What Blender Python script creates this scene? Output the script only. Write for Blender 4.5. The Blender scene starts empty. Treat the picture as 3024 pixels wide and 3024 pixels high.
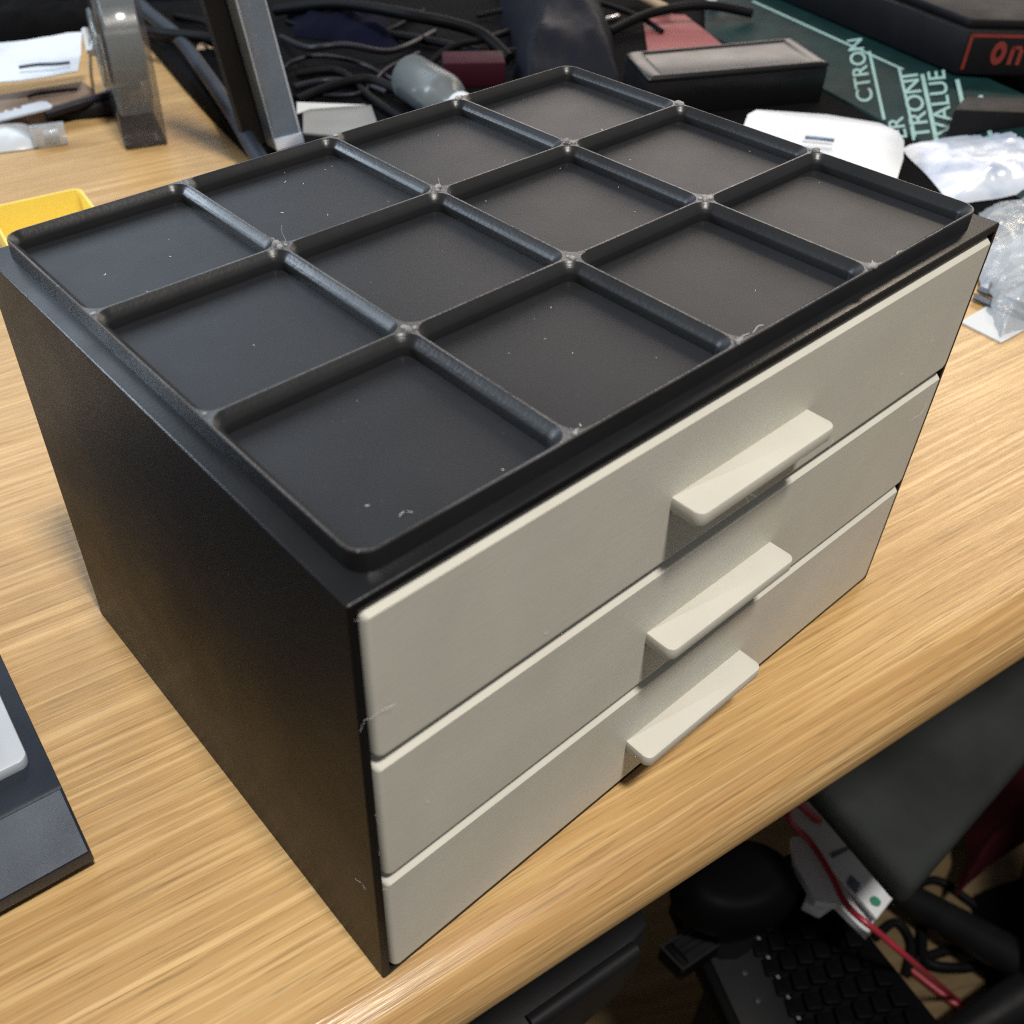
import bpy, bmesh, math, random
from mathutils import Vector, Matrix, noise

# ------------------------------------------------------------------ scene, camera, light
scene = bpy.context.scene
S = 0.001                                   # everything below is measured in millimetres
COL = scene.collection

cam_data = bpy.data.cameras.new("camera")
cam = bpy.data.objects.new("camera", cam_data)
COL.objects.link(cam)
right = Vector((0.764340, -0.644810, -0.002146))
down = Vector((-0.415639, -0.490137, -0.766166))
fwd = Vector((0.492979, 0.586503, -0.642640))
m = Matrix((right, -down, -fwd)).transposed().to_4x4()
m.translation = Vector((-48.35, -78.97, 212.37)) * S
cam.matrix_world = m
cam_data.sensor_fit = 'HORIZONTAL'
cam_data.sensor_width = 36.0
cam_data.lens = 35.1723
cam_data.shift_x = 0.06114
cam_data.shift_y = -0.03450
cam_data.clip_start = 0.01
cam_data.clip_end = 20.0
cam_data.dof.use_dof = True
cam_data.dof.focus_distance = 0.24
cam_data.dof.aperture_fstop = 26.0
scene.camera = cam

world = bpy.data.worlds.new("World")
scene.world = world
world.use_nodes = True
world.node_tree.nodes["Background"].inputs[0].default_value = (0.96, 0.98, 1.0, 1)
world.node_tree.nodes["Background"].inputs[1].default_value = 0.17

def area(name, loc, target, sx, sy, power, color):
    l = bpy.data.lights.new(name, 'AREA')
    l.shape = 'RECTANGLE'; l.size = sx; l.size_y = sy
    l.energy = power; l.color = color
    o = bpy.data.objects.new(name, l); COL.objects.link(o)
    o.location = Vector(loc)
    o.rotation_euler = (Vector(target) - Vector(loc)).to_track_quat('-Z', 'Y').to_euler()
    return o
# ceiling lamp above and a little in front of the cabinet
area("ceiling_lamp", (-0.02, -0.50, 1.50), (0.09, 0.05, 0.0), 0.17, 0.17, 34.0, (1.0, 0.955, 0.885))
# second, farther ceiling lamp on the right
area("ceiling_lamp_right", (2.1, 0.50, 1.32), (0.2, 0.05, 0.0), 0.26, 0.16, 8.0, (1.0, 0.84, 0.64))
# unseen cool lamps added behind the desk for bluish reflections on the cabinet
area("cool_back_light", (0.22, 1.10, 0.72), (0.09, 0.06, 0.08), 0.80, 0.50, 4.0, (0.72, 0.85, 1.0))
area("cool_back_light_left", (-0.60, 1.10, 0.62), (0.0, 0.06, 0.08), 0.36, 0.28, 13.0, (0.72, 0.85, 1.0))
# unseen warm lamp standing in for a lit wall on the far right
area("room_bounce", (1.35, 0.95, 0.62), (0.12, 0.08, 0.1), 1.0, 0.6, 6.0, (1.0, 0.88, 0.80))

scene.render.engine = 'CYCLES'
scene.cycles.use_denoising = False      # a little sensor-like grain keeps the fine wood and plastic texture
scene.cycles.sample_clamp_indirect = 3.0
scene.cycles.filter_width = 1.2
scene.view_settings.view_transform = 'Standard'
scene.view_settings.look = 'None'
scene.view_settings.exposure = 0.0
scene.view_settings.gamma = 1.0
scene.view_settings.use_curve_mapping = False

# ------------------------------------------------------------------ materials
def new_mat(name):
    mt = bpy.data.materials.new(name); mt.use_nodes = True
    nt = mt.node_tree
    return mt, nt, nt.nodes["Principled BSDF"]

def N(nt, kind, **kw):
    n = nt.nodes.new(kind)
    for k, v in kw.items():
        if k.startswith('i_'):
            n.inputs[k[2:].replace('_', ' ')].default_value = v
        else:
            setattr(n, k, v)
    return n

def ramp(nt, stops):
    r = nt.nodes.new('ShaderNodeValToRGB')
    e = r.color_ramp.elements
    while len(e) < len(stops): e.new(0.5)
    for k, (p, c) in enumerate(stops):
        e[k].position = p
        e[k].color = (c, c, c, 1) if not hasattr(c, '__len__') else (*c, 1)
    return r

def mapped(nt, scale, rot=(0, 0, 0), loc=(0, 0, 0)):
    tc = nt.nodes.new('ShaderNodeTexCoord')
    mp = nt.nodes.new('ShaderNodeMapping')
    mp.inputs['Scale'].default_value = scale
    mp.inputs['Rotation'].default_value = rot
    mp.inputs['Location'].default_value = loc
    nt.links.new(tc.outputs['Object'], mp.inputs['Vector'])
    return mp.outputs['Vector']

def plastic(name, color, rough=0.45, var=0.06, bump=0.06, nscale=900.0, layers=0.0, dust=0.0, spec=0.5, grain=None, tint=0.10):
    """printed or moulded plastic: faint mottling, uneven gloss, fine relief, optional print layers and dust"""
    mt, nt, b = new_mat(name)
    L = nt.links.new
    vec = mapped(nt, (1, 1, 1))
    n1 = N(nt, 'ShaderNodeTexNoise'); n1.inputs['Scale'].default_value = 45; n1.inputs['Detail'].default_value = 5
    L(vec, n1.inputs['Vector'])
    r1 = ramp(nt, [(0.3, tuple(c * (1 - tint) for c in color)), (0.7, tuple(min(1, c * (1 + tint)) for c in color))])
    L(n1.outputs['Fac'], r1.inputs['Fac'])
    col = r1.outputs['Color']
    if dust:
        n3 = N(nt, 'ShaderNodeTexNoise'); n3.inputs['Scale'].default_value = 1500; n3.inputs['Detail'].default_value = 2
        L(vec, n3.inputs['Vector'])
        r3 = ramp(nt, [(0.70, 0.0), (0.80, dust)])
        L(n3.outputs['Fac'], r3.inputs['Fac'])
        mx = N(nt, 'ShaderNodeMix', data_type='RGBA')
        L(r3.outputs['Color'], mx.inputs['Factor']); L(col, mx.inputs['A']); mx.inputs['B'].default_value = (0.35, 0.35, 0.36, 1)
        col = mx.outputs['Result']
    L(col, b.inputs['Base Color'])
    n2 = N(nt, 'ShaderNodeTexNoise'); n2.inputs['Scale'].default_value = 70; n2.inputs['Detail'].default_value = 6
    L(vec, n2.inputs['Vector'])
    r2 = N(nt, 'ShaderNodeMapRange'); r2.inputs['From Min'].default_value = 0.25; r2.inputs['From Max'].default_value = 0.75
    r2.inputs['To Min'].default_value = rough - var; r2.inputs['To Max'].default_value = rough + var
    L(n2.outputs['Fac'], r2.inputs['Value']); L(r2.outputs['Result'], b.inputs['Roughness'])
    nb = N(nt, 'ShaderNodeTexNoise'); nb.inputs['Scale'].default_value = nscale; nb.inputs['Detail'].default_value = 3
    if grain: L(mapped(nt, grain), nb.inputs['Vector'])
    else: L(vec, nb.inputs['Vector'])
    h = nb.outputs['Fac']
    if layers:
        wv = N(nt, 'ShaderNodeTexNoise'); wv.inputs['Scale'].default_value = 1.0; wv.inputs['Detail'].default_value = 2
        L(mapped(nt, (25, 25, 2600)), wv.inputs['Vector'])
        ad = N(nt, 'ShaderNodeMath', operation='MULTIPLY_ADD'); ad.inputs[1].default_value = layers
        L(wv.outputs['Fac'], ad.inputs[0]); L(h, ad.inputs[2]); h = ad.outputs[0]
    bp = N(nt, 'ShaderNodeBump'); bp.inputs['Strength'].default_value = bump; bp.inputs['Distance'].default_value = 0.0004
    L(h, bp.inputs['Height']); L(bp.outputs['Normal'], b.inputs['Normal'])
    b.inputs['Specular IOR Level'].default_value = spec
    return mt

def wood(name, light, mid, dark, seed=0.0, rough=0.31, sx=7.5, sy=560.0, bump=0.35):
    mt, nt, b = new_mat(name)
    L = nt.links.new
    v1 = mapped(nt, (sx, sy, sy), loc=(seed, seed * 3, 0))
    warp = N(nt, 'ShaderNodeTexNoise'); warp.inputs['Scale'].default_value = 9; warp.inputs['Detail'].default_value = 2
    L(mapped(nt, (1, 2.5, 1), loc=(seed, 0, 0)), warp.inputs['Vector'])
    va = N(nt, 'ShaderNodeVectorMath', operation='MULTIPLY_ADD')
    va.inputs[1].default_value = (0.0, 2.2, 0.0); L(warp.outputs['Color'], va.inputs[0]); L(v1, va.inputs[2])
    n1 = N(nt, 'ShaderNodeTexNoise'); n1.inputs['Scale'].default_value = 1.0; n1.inputs['Detail'].default_value = 4; n1.inputs['Roughness'].default_value = 0.62
    L(va.outputs[0], n1.inputs['Vector'])
    n2 = N(nt, 'ShaderNodeTexNoise'); n2.inputs['Scale'].default_value = 1.0; n2.inputs['Detail'].default_value = 3
    L(mapped(nt, (3.5, 150, 150), loc=(seed * 2, 1, 0)), n2.inputs['Vector'])
    n3 = N(nt, 'ShaderNodeTexNoise'); n3.inputs['Scale'].default_value = 1.0; n3.inputs['Detail'].default_value = 2; n3.inputs['Roughness'].default_value = 0.7
    L(mapped(nt, (45, 1250, 1250), loc=(0, seed, 0)), n3.inputs['Vector'])
    a = N(nt, 'ShaderNodeMath', operation='MULTIPLY_ADD'); a.inputs[1].default_value = 0.17
    L(n2.outputs['Fac'], a.inputs[0])
    a2 = N(nt, 'ShaderNodeMath', operation='MULTIPLY'); a2.inputs[1].default_value = 0.60
    L(n1.outputs['Fac'], a2.inputs[0]); L(a2.outputs[0], a.inputs[2])
    r = ramp(nt, [(0.36, dark), (0.46, mid), (0.56, light)])
    L(a.outputs[0], r.inputs['Fac'])
    pr = ramp(nt, [(0.36, 0.55), (0.43, 1.0)])
    L(n3.outputs['Fac'], pr.inputs['Fac'])
    mx = N(nt, 'ShaderNodeMix', data_type='RGBA', blend_type='MULTIPLY'); mx.inputs['Factor'].default_value = 0.5
    L(r.outputs['Color'], mx.inputs['A']); L(pr.outputs['Color'], mx.inputs['B'])
    # thin darker growth lines
    n4 = N(nt, 'ShaderNodeTexNoise'); n4.inputs['Scale'].default_value = 1.0; n4.inputs['Detail'].default_value = 3; n4.inputs['Roughness'].default_value = 0.5
    vb = N(nt, 'ShaderNodeVectorMath', operation='MULTIPLY_ADD'); vb.inputs[1].default_value = (0.0, 3.0, 0.0)
    L(warp.outputs['Color'], vb.inputs[0]); L(mapped(nt, (sx * 1.5, sy * 1.7, sy * 1.7), loc=(seed + 7, 2, 0)), vb.inputs[2])
    L(vb.outputs[0], n4.inputs['Vector'])
    r4 = ramp(nt, [(0.545, 1.0), (0.605, 0.70)])
    L(n4.outputs['Fac'], r4.inputs['Fac'])
    m4 = N(nt, 'ShaderNodeMix', data_type='RGBA', blend_type='MULTIPLY'); m4.inputs['Factor'].default_value = 0.5
    L(mx.outputs['Result'], m4.inputs['A']); L(r4.outputs['Color'], m4.inputs['B'])
    L(m4.outputs['Result'], b.inputs['Base Color'])
    rr = N(nt, 'ShaderNodeMapRange'); rr.inputs['To Min'].default_value = rough + 0.1; rr.inputs['To Max'].default_value = rough - 0.08
    L(n1.outputs['Fac'], rr.inputs['Value']); L(rr.outputs['Result'], b.inputs['Roughness'])
    hm = N(nt, 'ShaderNodeMath', operation='MULTIPLY_ADD'); hm.inputs[1].default_value = 0.5
    L(n3.outputs['Fac'], hm.inputs[0]); L(n1.outputs['Fac'], hm.inputs[2])
    bp = N(nt, 'ShaderNodeBump'); bp.inputs['Strength'].default_value = bump; bp.inputs['Distance'].default_value = 0.0006
    L(hm.outputs[0], bp.inputs['Height']); L(bp.outputs['Normal'], b.inputs['Normal'])
    b.inputs['Specular IOR Level'].default_value = 0.36
    return mt

def clear(name, tint, rough=0.08, alpha=0.35, bump=0.0):
    """thin clear plastic film or case: see-through, with a gloss of its own"""
    mt, nt, b = new_mat(name)
    L = nt.links.new
    b.inputs['Base Color'].default_value = (*tint, 1)
    b.inputs['Roughness'].default_value = rough
    b.inputs['Alpha'].default_value = alpha
    if bump:
        nb = N(nt, 'ShaderNodeTexNoise'); nb.inputs['Scale'].default_value = 60; nb.inputs['Detail'].default_value = 4
        L(mapped(nt, (1, 1, 1)), nb.inputs['Vector'])
        bp = N(nt, 'ShaderNodeBump'); bp.inputs['Strength'].default_value = bump; bp.inputs['Distance'].default_value = 0.004
        L(nb.outputs['Fac'], bp.inputs['Height']); L(bp.outputs['Normal'], b.inputs['Normal'])
    return mt

def film(name, base, blotch, scale=55, amount=0.6, rough=0.22):
    """opaque white packaging film with smudged bluish print"""
    mt, nt, b = new_mat(name)
    L = nt.links.new
    vec = mapped(nt, (1, 1, 1))
    n1 = N(nt, 'ShaderNodeTexNoise'); n1.inputs['Scale'].default_value = scale; n1.inputs['Detail'].default_value = 4
    L(vec, n1.inputs['Vector'])
    r = ramp(nt, [(0.50, 0.0), (0.64, amount)])
    L(n1.outputs['Fac'], r.inputs['Fac'])
    mx = N(nt, 'ShaderNodeMix', data_type='RGBA')
    L(r.outputs['Color'], mx.inputs['Factor'])
    mx.inputs['A'].default_value = (*base, 1); mx.inputs['B'].default_value = (*blotch, 1)
    L(mx.outputs['Result'], b.inputs['Base Color'])
    b.inputs['Roughness'].default_value = rough
    return mt

def cloth(name, color, scale=1200, bump=0.5, var=0.35):
    mt, nt, b = new_mat(name)
    L = nt.links.new
    vec = mapped(nt, (1, 1, 1))
    n1 = N(nt, 'ShaderNodeTexNoise'); n1.inputs['Scale'].default_value = 14; n1.inputs['Detail'].default_value = 6
    L(vec, n1.inputs['Vector'])
    r = ramp(nt, [(0.3, tuple(c * (1 - var) for c in color)), (0.7, tuple(c * (1 + var) for c in color))])
    L(n1.outputs['Fac'], r.inputs['Fac']); L(r.outputs['Color'], b.inputs['Base Color'])
    n2 = N(nt, 'ShaderNodeTexNoise'); n2.inputs['Scale'].default_value = scale; n2.inputs['Detail'].default_value = 2
    L(vec, n2.inputs['Vector'])
    bp = N(nt, 'ShaderNodeBump'); bp.inputs['Strength'].default_value = bump; bp.inputs['Distance'].default_value = 0.001
    L(n2.outputs['Fac'], bp.inputs['Height']); L(bp.outputs['Normal'], b.inputs['Normal'])
    b.inputs['Roughness'].default_value = 0.9
    b.inputs['Specular IOR Level'].default_value = 0.08
    return mt

M = {}
M['black_rib'] = plastic('black printed crest plastic', (0.0135, 0.0138, 0.0148), rough=0.34, var=0.06, bump=0.10, nscale=1100, layers=0.9, dust=0.0, tint=0.2, spec=0.24)
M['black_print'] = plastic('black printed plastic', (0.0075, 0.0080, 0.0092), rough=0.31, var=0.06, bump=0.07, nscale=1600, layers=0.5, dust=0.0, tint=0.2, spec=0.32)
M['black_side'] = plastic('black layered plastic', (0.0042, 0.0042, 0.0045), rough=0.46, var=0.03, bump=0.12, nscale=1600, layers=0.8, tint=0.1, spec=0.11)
M['black_floor'] = plastic('black smooth printed plastic', (0.0082, 0.0090, 0.0112), rough=0.47, var=0.03, bump=0.02, nscale=700, spec=0.36, dust=0.10, tint=0.2, grain=(120, 1400, 900))
M['cream_print'] = plastic('off-white printed plastic', (0.462, 0.446, 0.388), rough=0.48, var=0.07, bump=0.06, nscale=900, layers=1.2, tint=0.05)
M['crest'] = plastic('scuffed black crest', (0.05, 0.05, 0.052), rough=0.33, bump=0.5, nscale=1500, tint=0.9, dust=0.6)
M['scar'] = plastic('roughened grey print scar', (0.21, 0.20, 0.195), rough=0.4, bump=0.8, nscale=1800, tint=0.4)
M['wisp'] = plastic('pale plastic hair', (0.75, 0.75, 0.74), rough=0.3, bump=0.0)
M['wood_top'] = wood('oak veneer', (0.575, 0.400, 0.196), (0.520, 0.342, 0.154), (0.395, 0.240, 0.096))
M['wood_edge'] = wood('oak edging', (0.545, 0.370, 0.175), (0.480, 0.308, 0.135), (0.355, 0.208, 0.082), seed=4.3, rough=0.28)
M['floor_wood'] = wood('floor laminate', (0.17, 0.125, 0.068), (0.145, 0.105, 0.056), (0.115, 0.08, 0.042), seed=9.1, sx=3, sy=60, bump=0.1)
M['black_matte'] = plastic('matte black plastic', (0.006, 0.006, 0.007), rough=0.55, bump=0.15, tint=0.25, spec=0.16)
M['navy_black'] = plastic('blue black coating', (0.012, 0.016, 0.025), rough=0.5, bump=0.15, tint=0.25, spec=0.3)
M['black_gloss'] = plastic('glossy black plastic', (0.006, 0.006, 0.007), rough=0.28, var=0.05, bump=0.05, spec=0.4)
M['slate'] = plastic('worn slate plastic', (0.085, 0.105, 0.138), rough=0.42, bump=0.4, nscale=500, tint=0.3, grain=(200, 1500, 900))
M['silver'] = plastic('silver plastic', (0.42, 0.45, 0.50), rough=0.4, tint=0.05)
M['yellow'] = plastic('yellow plastic', (0.74, 0.56, 0.10), rough=0.38, tint=0.04)
M['alu'] = plastic('painted steel', (0.12, 0.165, 0.235), rough=0.42, bump=0.25, nscale=400, tint=0.15)
M['alu_edge'] = plastic('bare steel edge', (0.50, 0.58, 0.72), rough=0.35, bump=0.5, nscale=300, tint=0.2)
M['clear'] = clear('clear plastic', (0.05, 0.05, 0.06), 0.12, 0.45)
M['frost'] = clear('frosted plastic', (0.17, 0.195, 0.20), 0.30, 0.55)
M['film_clear'] = clear('clear bag film', (0.42, 0.46, 0.50), 0.14, 0.42, bump=0.4)
M['tape'] = plastic('wound adhesive tape', (0.44, 0.48, 0.48), rough=0.25, bump=0.2, tint=0.1)
M['tape'].node_tree.nodes['Principled BSDF'].inputs['Alpha'].default_value = 0.5
M['film_white'] = film('white printed film', (0.46, 0.50, 0.57), (0.22, 0.28, 0.42))
M['film_plain'] = film('plain white film', (0.47, 0.50, 0.53), (0.36, 0.40, 0.46), scale=30, amount=0.5)
M['paper_white'] = plastic('white card', (0.50, 0.515, 0.53), rough=0.6, tint=0.03)
M['paper_grey'] = plastic('grey card', (0.17, 0.17, 0.165), rough=0.7, tint=0.1)
M['ink'] = plastic('dark ink', (0.015, 0.03, 0.06), rough=0.6, tint=0.1)
M['ink_blue'] = plastic('blue-grey ink', (0.10, 0.15, 0.24), rough=0.6, tint=0.1)
M['green_print'] = plastic('dark green film', (0.0022, 0.017, 0.017), rough=0.6, bump=0.1, tint=0.3, spec=0.15)
M['teal_ink'] = plastic('pale teal ink', (0.20, 0.33, 0.31), rough=0.6, tint=0.1)
M['red_ink'] = plastic('red ink', (0.17, 0.020, 0.014), rough=0.5, tint=0.1)
M['red_card'] = plastic('dull red card', (0.22, 0.055, 0.055), rough=0.7, tint=0.1)
M['red_cable'] = plastic('red cable jacket', (0.26, 0.014, 0.028), rough=0.4, tint=0.1)
M['cable'] = plastic('black cable jacket', (0.005, 0.005, 0.006), rough=0.5, tint=0.2, spec=0.06)
M['cable_grey'] = plastic('grey violet cable jacket', (0.011, 0.010, 0.015), rough=0.42, spec=0.2, tint=0.2)
M['blue_cloth'] = cloth('navy cloth', (0.0022, 0.0026, 0.011))
M['grey_cloth'] = cloth('charcoal cloth', (0.026, 0.029, 0.028))
M['dark_cloth'] = cloth('black cloth', (0.0020, 0.0020, 0.0025))
M['red_cloth'] = cloth('dark red cloth', (0.022, 0.002, 0.004))
M['tan'] = plastic('tan wood scrap', (0.32, 0.22, 0.13), rough=0.6, tint=0.2)
M['steel'] = plastic('bright steel', (0.55, 0.55, 0.58), rough=0.25)
M['steel'].node_tree.nodes["Principled BSDF"].inputs['Metallic'].default_value = 0.9
M['soft_navy'] = plastic('soft navy black plastic', (0.003, 0.0042, 0.009), rough=0.6, bump=0.1, spec=0.12)
M['maroon'] = plastic('maroon card', (0.028, 0.003, 0.009), rough=0.7, spec=0.15)
M['deep_black'] = plastic('deep black rubber', (0.0012, 0.0012, 0.0014), rough=0.6, bump=0.1, spec=0.05)
M['green_ink'] = plastic('green ink', (0.02, 0.16, 0.10), rough=0.6)
M['skin_brown'] = plastic('brown card', (0.20, 0.15, 0.12), rough=0.7, tint=0.12)

# ------------------------------------------------------------------ mesh helpers (all in mm)
def link(name, me, mat, parent=None, loc=None, rotz=0.0):
    o = bpy.data.objects.new(name, me); COL.objects.link(o)
    if me is not None and mat is not None and not me.materials:
        me.materials.append(M[mat] if isinstance(mat, str) else mat)
    if parent is not None: o.parent = parent
    if loc is not None: o.location = Vector(loc) * S
    o.rotation_euler.z = rotz
    return o

def tag(o, label=None, cat=None, group=None, kind=None):
    if label: o['label'] = label
    if cat: o['category'] = cat
    if group: o['group'] = group
    if kind: o['kind'] = kind
    return o

def thing(name, label, cat, loc=(0, 0, 0), rotz=0.0, group=None):
    return tag(link(name, None, None, None, loc, rotz), label, cat, group)

def finish(bm, smooth=True, angle=40):
    bmesh.ops.recalc_face_normals(bm, faces=bm.faces)
    me = bpy.data.meshes.new("mesh")
    for v in bm.verts: v.co *= S
    bm.to_mesh(me); bm.free()
    if smooth:
        for p in me.polygons: p.use_smooth = True
        me.set_sharp_from_angle(angle=math.radians(angle))
    return me

def box_bm(bm, x0, x1, y0, y1, z0, z1, bevel=0.0, seg=2):
    r = bmesh.ops.create_cube(bm, size=1.0)
    for v in r['verts']:
        v.co = Vector(((x0 + x1) / 2 + v.co.x * (x1 - x0), (y0 + y1) / 2 + v.co.y * (y1 - y0), (z0 + z1) / 2 + v.co.z * (z1 - z0)))
    if bevel:
        ed = list({e for v in r['verts'] for e in v.link_edges})
        bmesh.ops.bevel(bm, geom=ed, offset=bevel, segments=seg, profile=0.5, affect='EDGES')

def box(x0, x1, y0, y1, z0, z1, bevel=0.0, seg=2):
    bm = bmesh.new(); box_bm(bm, x0, x1, y0, y1, z0, z1, bevel, seg)
    return finish(bm)

def prism(pts, z0, z1, bevel=0.0, seg=2):
    """polygon in plan extruded upwards"""
    bm = bmesh.new()
    lo = [bm.verts.new((x, y, z0)) for x, y in pts]; hi = [bm.verts.new((x, y, z1)) for x, y in pts]
    n = len(pts)
    bm.faces.new(hi); bm.faces.new(lo[::-1])
    for i in range(n): bm.faces.new((lo[i], lo[(i + 1) % n], hi[(i + 1) % n], hi[i]))
    bmesh.ops.recalc_face_normals(bm, faces=bm.faces)
    if bevel: bmesh.ops.bevel(bm, geom=list(bm.edges), offset=bevel, segments=seg, profile=0.5, affect='EDGES')
    return finish(bm)

def rrect(x0, x1, y0, y1, r, n=6):
    """rounded rectangle outline; r is one radius or four (x0y0, x1y0, x1y1, x0y1)"""
    rs = r if hasattr(r, '__len__') else (r,) * 4
    out = []
    for (cx, cy, sx, sy, a0), q in zip(((x0, y0, 1, 1, 180), (x1, y0, -1, 1, 270), (x1, y1, -1, -1, 0), (x0, y1, 1, -1, 90)), rs):
        for k in range(n + 1):
            a = math.radians(a0 + 90 * k / n)
            out.append((cx + sx * q + q * math.cos(a), cy + sy * q + q * math.sin(a)))
    return out

def loft(bm, rings, cap0=True, cap1=True):
    vs = [[bm.verts.new(p) for p in r] for r in rings]
    n = len(vs[0])
    for a, b in zip(vs, vs[1:]):
        for i in range(n): bm.faces.new((a[i], a[(i + 1) % n], b[(i + 1) % n], b[i]))
    if cap0: bm.faces.new(vs[0][::-1])
    if cap1: bm.faces.new(vs[-1])
    return vs

def smooth_path(pts, n=8, closed=False):
    """Catmull-Rom through the points"""
    P = [Vector(p) for p in pts]; out = []
    for i in range(len(P) - 1):
        p0 = P[max(i - 1, 0)]; p1 = P[i]; p2 = P[i + 1]; p3 = P[min(i + 2, len(P) - 1)]
        for k in range(n):
            t = k / n
            out.append(0.5 * ((2 * p1) + (p2 - p0) * t + (2 * p0 - 5 * p1 + 4 * p2 - p3) * t * t + (3 * p1 - p0 - 3 * p2 + p3) * t ** 3))
    out.append(P[-1])
    return out

def tube_bm(bm, path, r, sides=8):
    rad = r if hasattr(r, '__len__') else [r] * len(path)
    rings = []
    up = Vector((0, 0, 1))
    for i, p in enumerate(path):
        d = (path[min(i + 1, len(path) - 1)] - path[max(i - 1, 0)]).normalized()
        u = d.cross(up)
        if u.length < 1e-3: u = d.cross(Vector((1, 0, 0)))
        u.normalize(); w = u.cross(d)
        rings.append([p + rad[i] * (u * math.cos(2 * math.pi * k / sides) + w * math.sin(2 * math.pi * k / sides)) for k in range(sides)])
    loft(bm, rings)

def tube(pts, r, sides=8, n=8, raw=False):
    bm = bmesh.new(); tube_bm(bm, [Vector(p) for p in pts] if raw else smooth_path(pts, n), r, sides)
    return finish(bm, angle=60)

def quad_bm(bm, a, b, c, d, th):
    """a flat plate on four corner points, th thick towards its normal"""
    P = [Vector(p) for p in (a, b, c, d)]
    nn = (P[1] - P[0]).cross(P[3] - P[0]).normalized() * th
    lo = [bm.verts.new(p) for p in P]; hi = [bm.verts.new(p + nn) for p in P]
    bm.faces.new(hi); bm.faces.new(lo[::-1])
    for i in range(4): bm.faces.new((lo[i], lo[(i + 1) % 4], hi[(i + 1) % 4], hi[i]))

def pouch(c00, c10, c11, c01, puff, wrinkle, seed, n=26, sag=0.0, wscale=0.05):
    """a closed plastic pouch: two films joined at the rim, puffed and wrinkled"""
    bm = bmesh.new()
    C = [Vector(c) for c in (c00, c10, c11, c01)]
    off = Vector((seed * 17.3, seed * 5.1, seed * 9.7))
    top, bot = [], []
    for j in range(n + 1):
        rt, rb = [], []
        for i in range(n + 1):
            s, t = i / n, j / n
            p = C[0] * (1 - s) * (1 - t) + C[1] * s * (1 - t) + C[2] * s * t + C[3] * (1 - s) * t
            e = max(0.0, min(s, 1 - s, t, 1 - t)) * 2
            f = (1 - (1 - e) ** 2) ** 0.7
            q = p * wscale + off
            w = noise.noise(q) + 0.5 * noise.noise(q * 2.3) + 0.45 * abs(noise.noise(q * 3.7)) - 0.25 * abs(noise.noise(q * 7.0))
            edge = Vector((noise.noise(q * 1.7 + Vector((9, 0, 0))), noise.noise(q * 1.7 + Vector((0, 9, 0))), 0)) * wrinkle * 0.5
            p = p + edge
            rise = puff * f + wrinkle * w * (0.35 + 0.65 * f)
            vt = bm.verts.new((p.x, p.y, p.z + max(0.25, rise)))
            rt.append(vt)
            if i in (0, n) or j in (0, n): rb.append(vt)
            else: rb.append(bm.verts.new((p.x, p.y, p.z + min(0.0, -0.0))))
        top.append(rt); bot.append(rb)
    for j in range(n):
        for i in range(n):
            bm.faces.new((top[j][i], top[j][i + 1], top[j + 1][i + 1], top[j + 1][i]))
            f = (bot[j][i], bot[j + 1][i], bot[j + 1][i + 1], bot[j][i + 1])
            if len(set(f)) == 4 and not all(v in (top[j][i], top[j + 1][i], top[j + 1][i + 1], top[j][i + 1]) for v in f):
                try: bm.faces.new(f)
                except ValueError: pass
    return finish(bm, angle=70)

def text_mesh(body, size, depth=0.25):
    cu = bpy.data.curves.new("t", 'FONT'); cu.body = body; cu.size = size * S; cu.extrude = depth * S * 0.5
    cu.align_x = 'LEFT'; cu.offset = 0.00012
    o = bpy.data.objects.new("t", cu); COL.objects.link(o)
    bpy.context.view_layer.update()
    me = bpy.data.meshes.new_from_object(o.evaluated_get(bpy.context.evaluated_depsgraph_get()))
    bpy.data.objects.remove(o)
    return me

def basis(o, origin, xdir, ydir):
    x = Vector(xdir).normalized(); z = x.cross(Vector(ydir)).normalized(); y = z.cross(x)
    mm = Matrix((x, y, z)).transposed().to_4x4(); mm.translation = Vector(origin) * S
    o.matrix_local = mm
    return o

rnd = random.Random(7)

# ------------------------------------------------------------------ floor and desk
fl = link('floor', box(-900, 1800, -900, 1500, -730, -700), 'floor_wood', rotz=math.radians(-30)); tag(fl, kind='structure')

DESK_ROT = math.radians(-8.613)
desk = thing('desk', 'oak desk with rounded front edge under the drawer cabinet', 'desk', (0, 0, 0), DESK_ROT)
R_EDGE, S_C = 12.5, -1.0          # bullnose radius; its centre line lies 1 mm behind the cabinet's front corner
seam = -(S_C) + 0.0
link('desktop', box(-700, 1300, seam + 0.02, 900, -25, 0.0), 'wood_top', desk)
bm = bmesh.new()
prof = [(seam, 0.0)]
for k in range(0, 19):
    a = math.radians(90 - 10 * k)
    prof.append((seam - 0.02 - R_EDGE * math.cos(a), -R_EDGE + R_EDGE * math.sin(a)))
prof.append((seam, -25.0))
loft(bm, [[(x, y, z - 0.015) for y, z in prof] for x in (-700, 1300)])
link('edge_strip', finish(bm, angle=50), 'wood_edge', desk)
link('leg', box(-690, -640, 100, 850, -700, -25, 3), 'wood_top', desk)
link('leg', box(1240, 1290, 100, 850, -700, -25, 3), 'wood_top', desk)

# ------------------------------------------------------------------ the drawer cabinet
W, D, H = 178.2, 132.7, 112.6
MX, MY, PITCH = 4.24, 3.12, 42.0
cab = thing('drawer_cabinet', 'small black cabinet with three cream drawers and a black grid tray on top', 'drawer cabinet')

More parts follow.
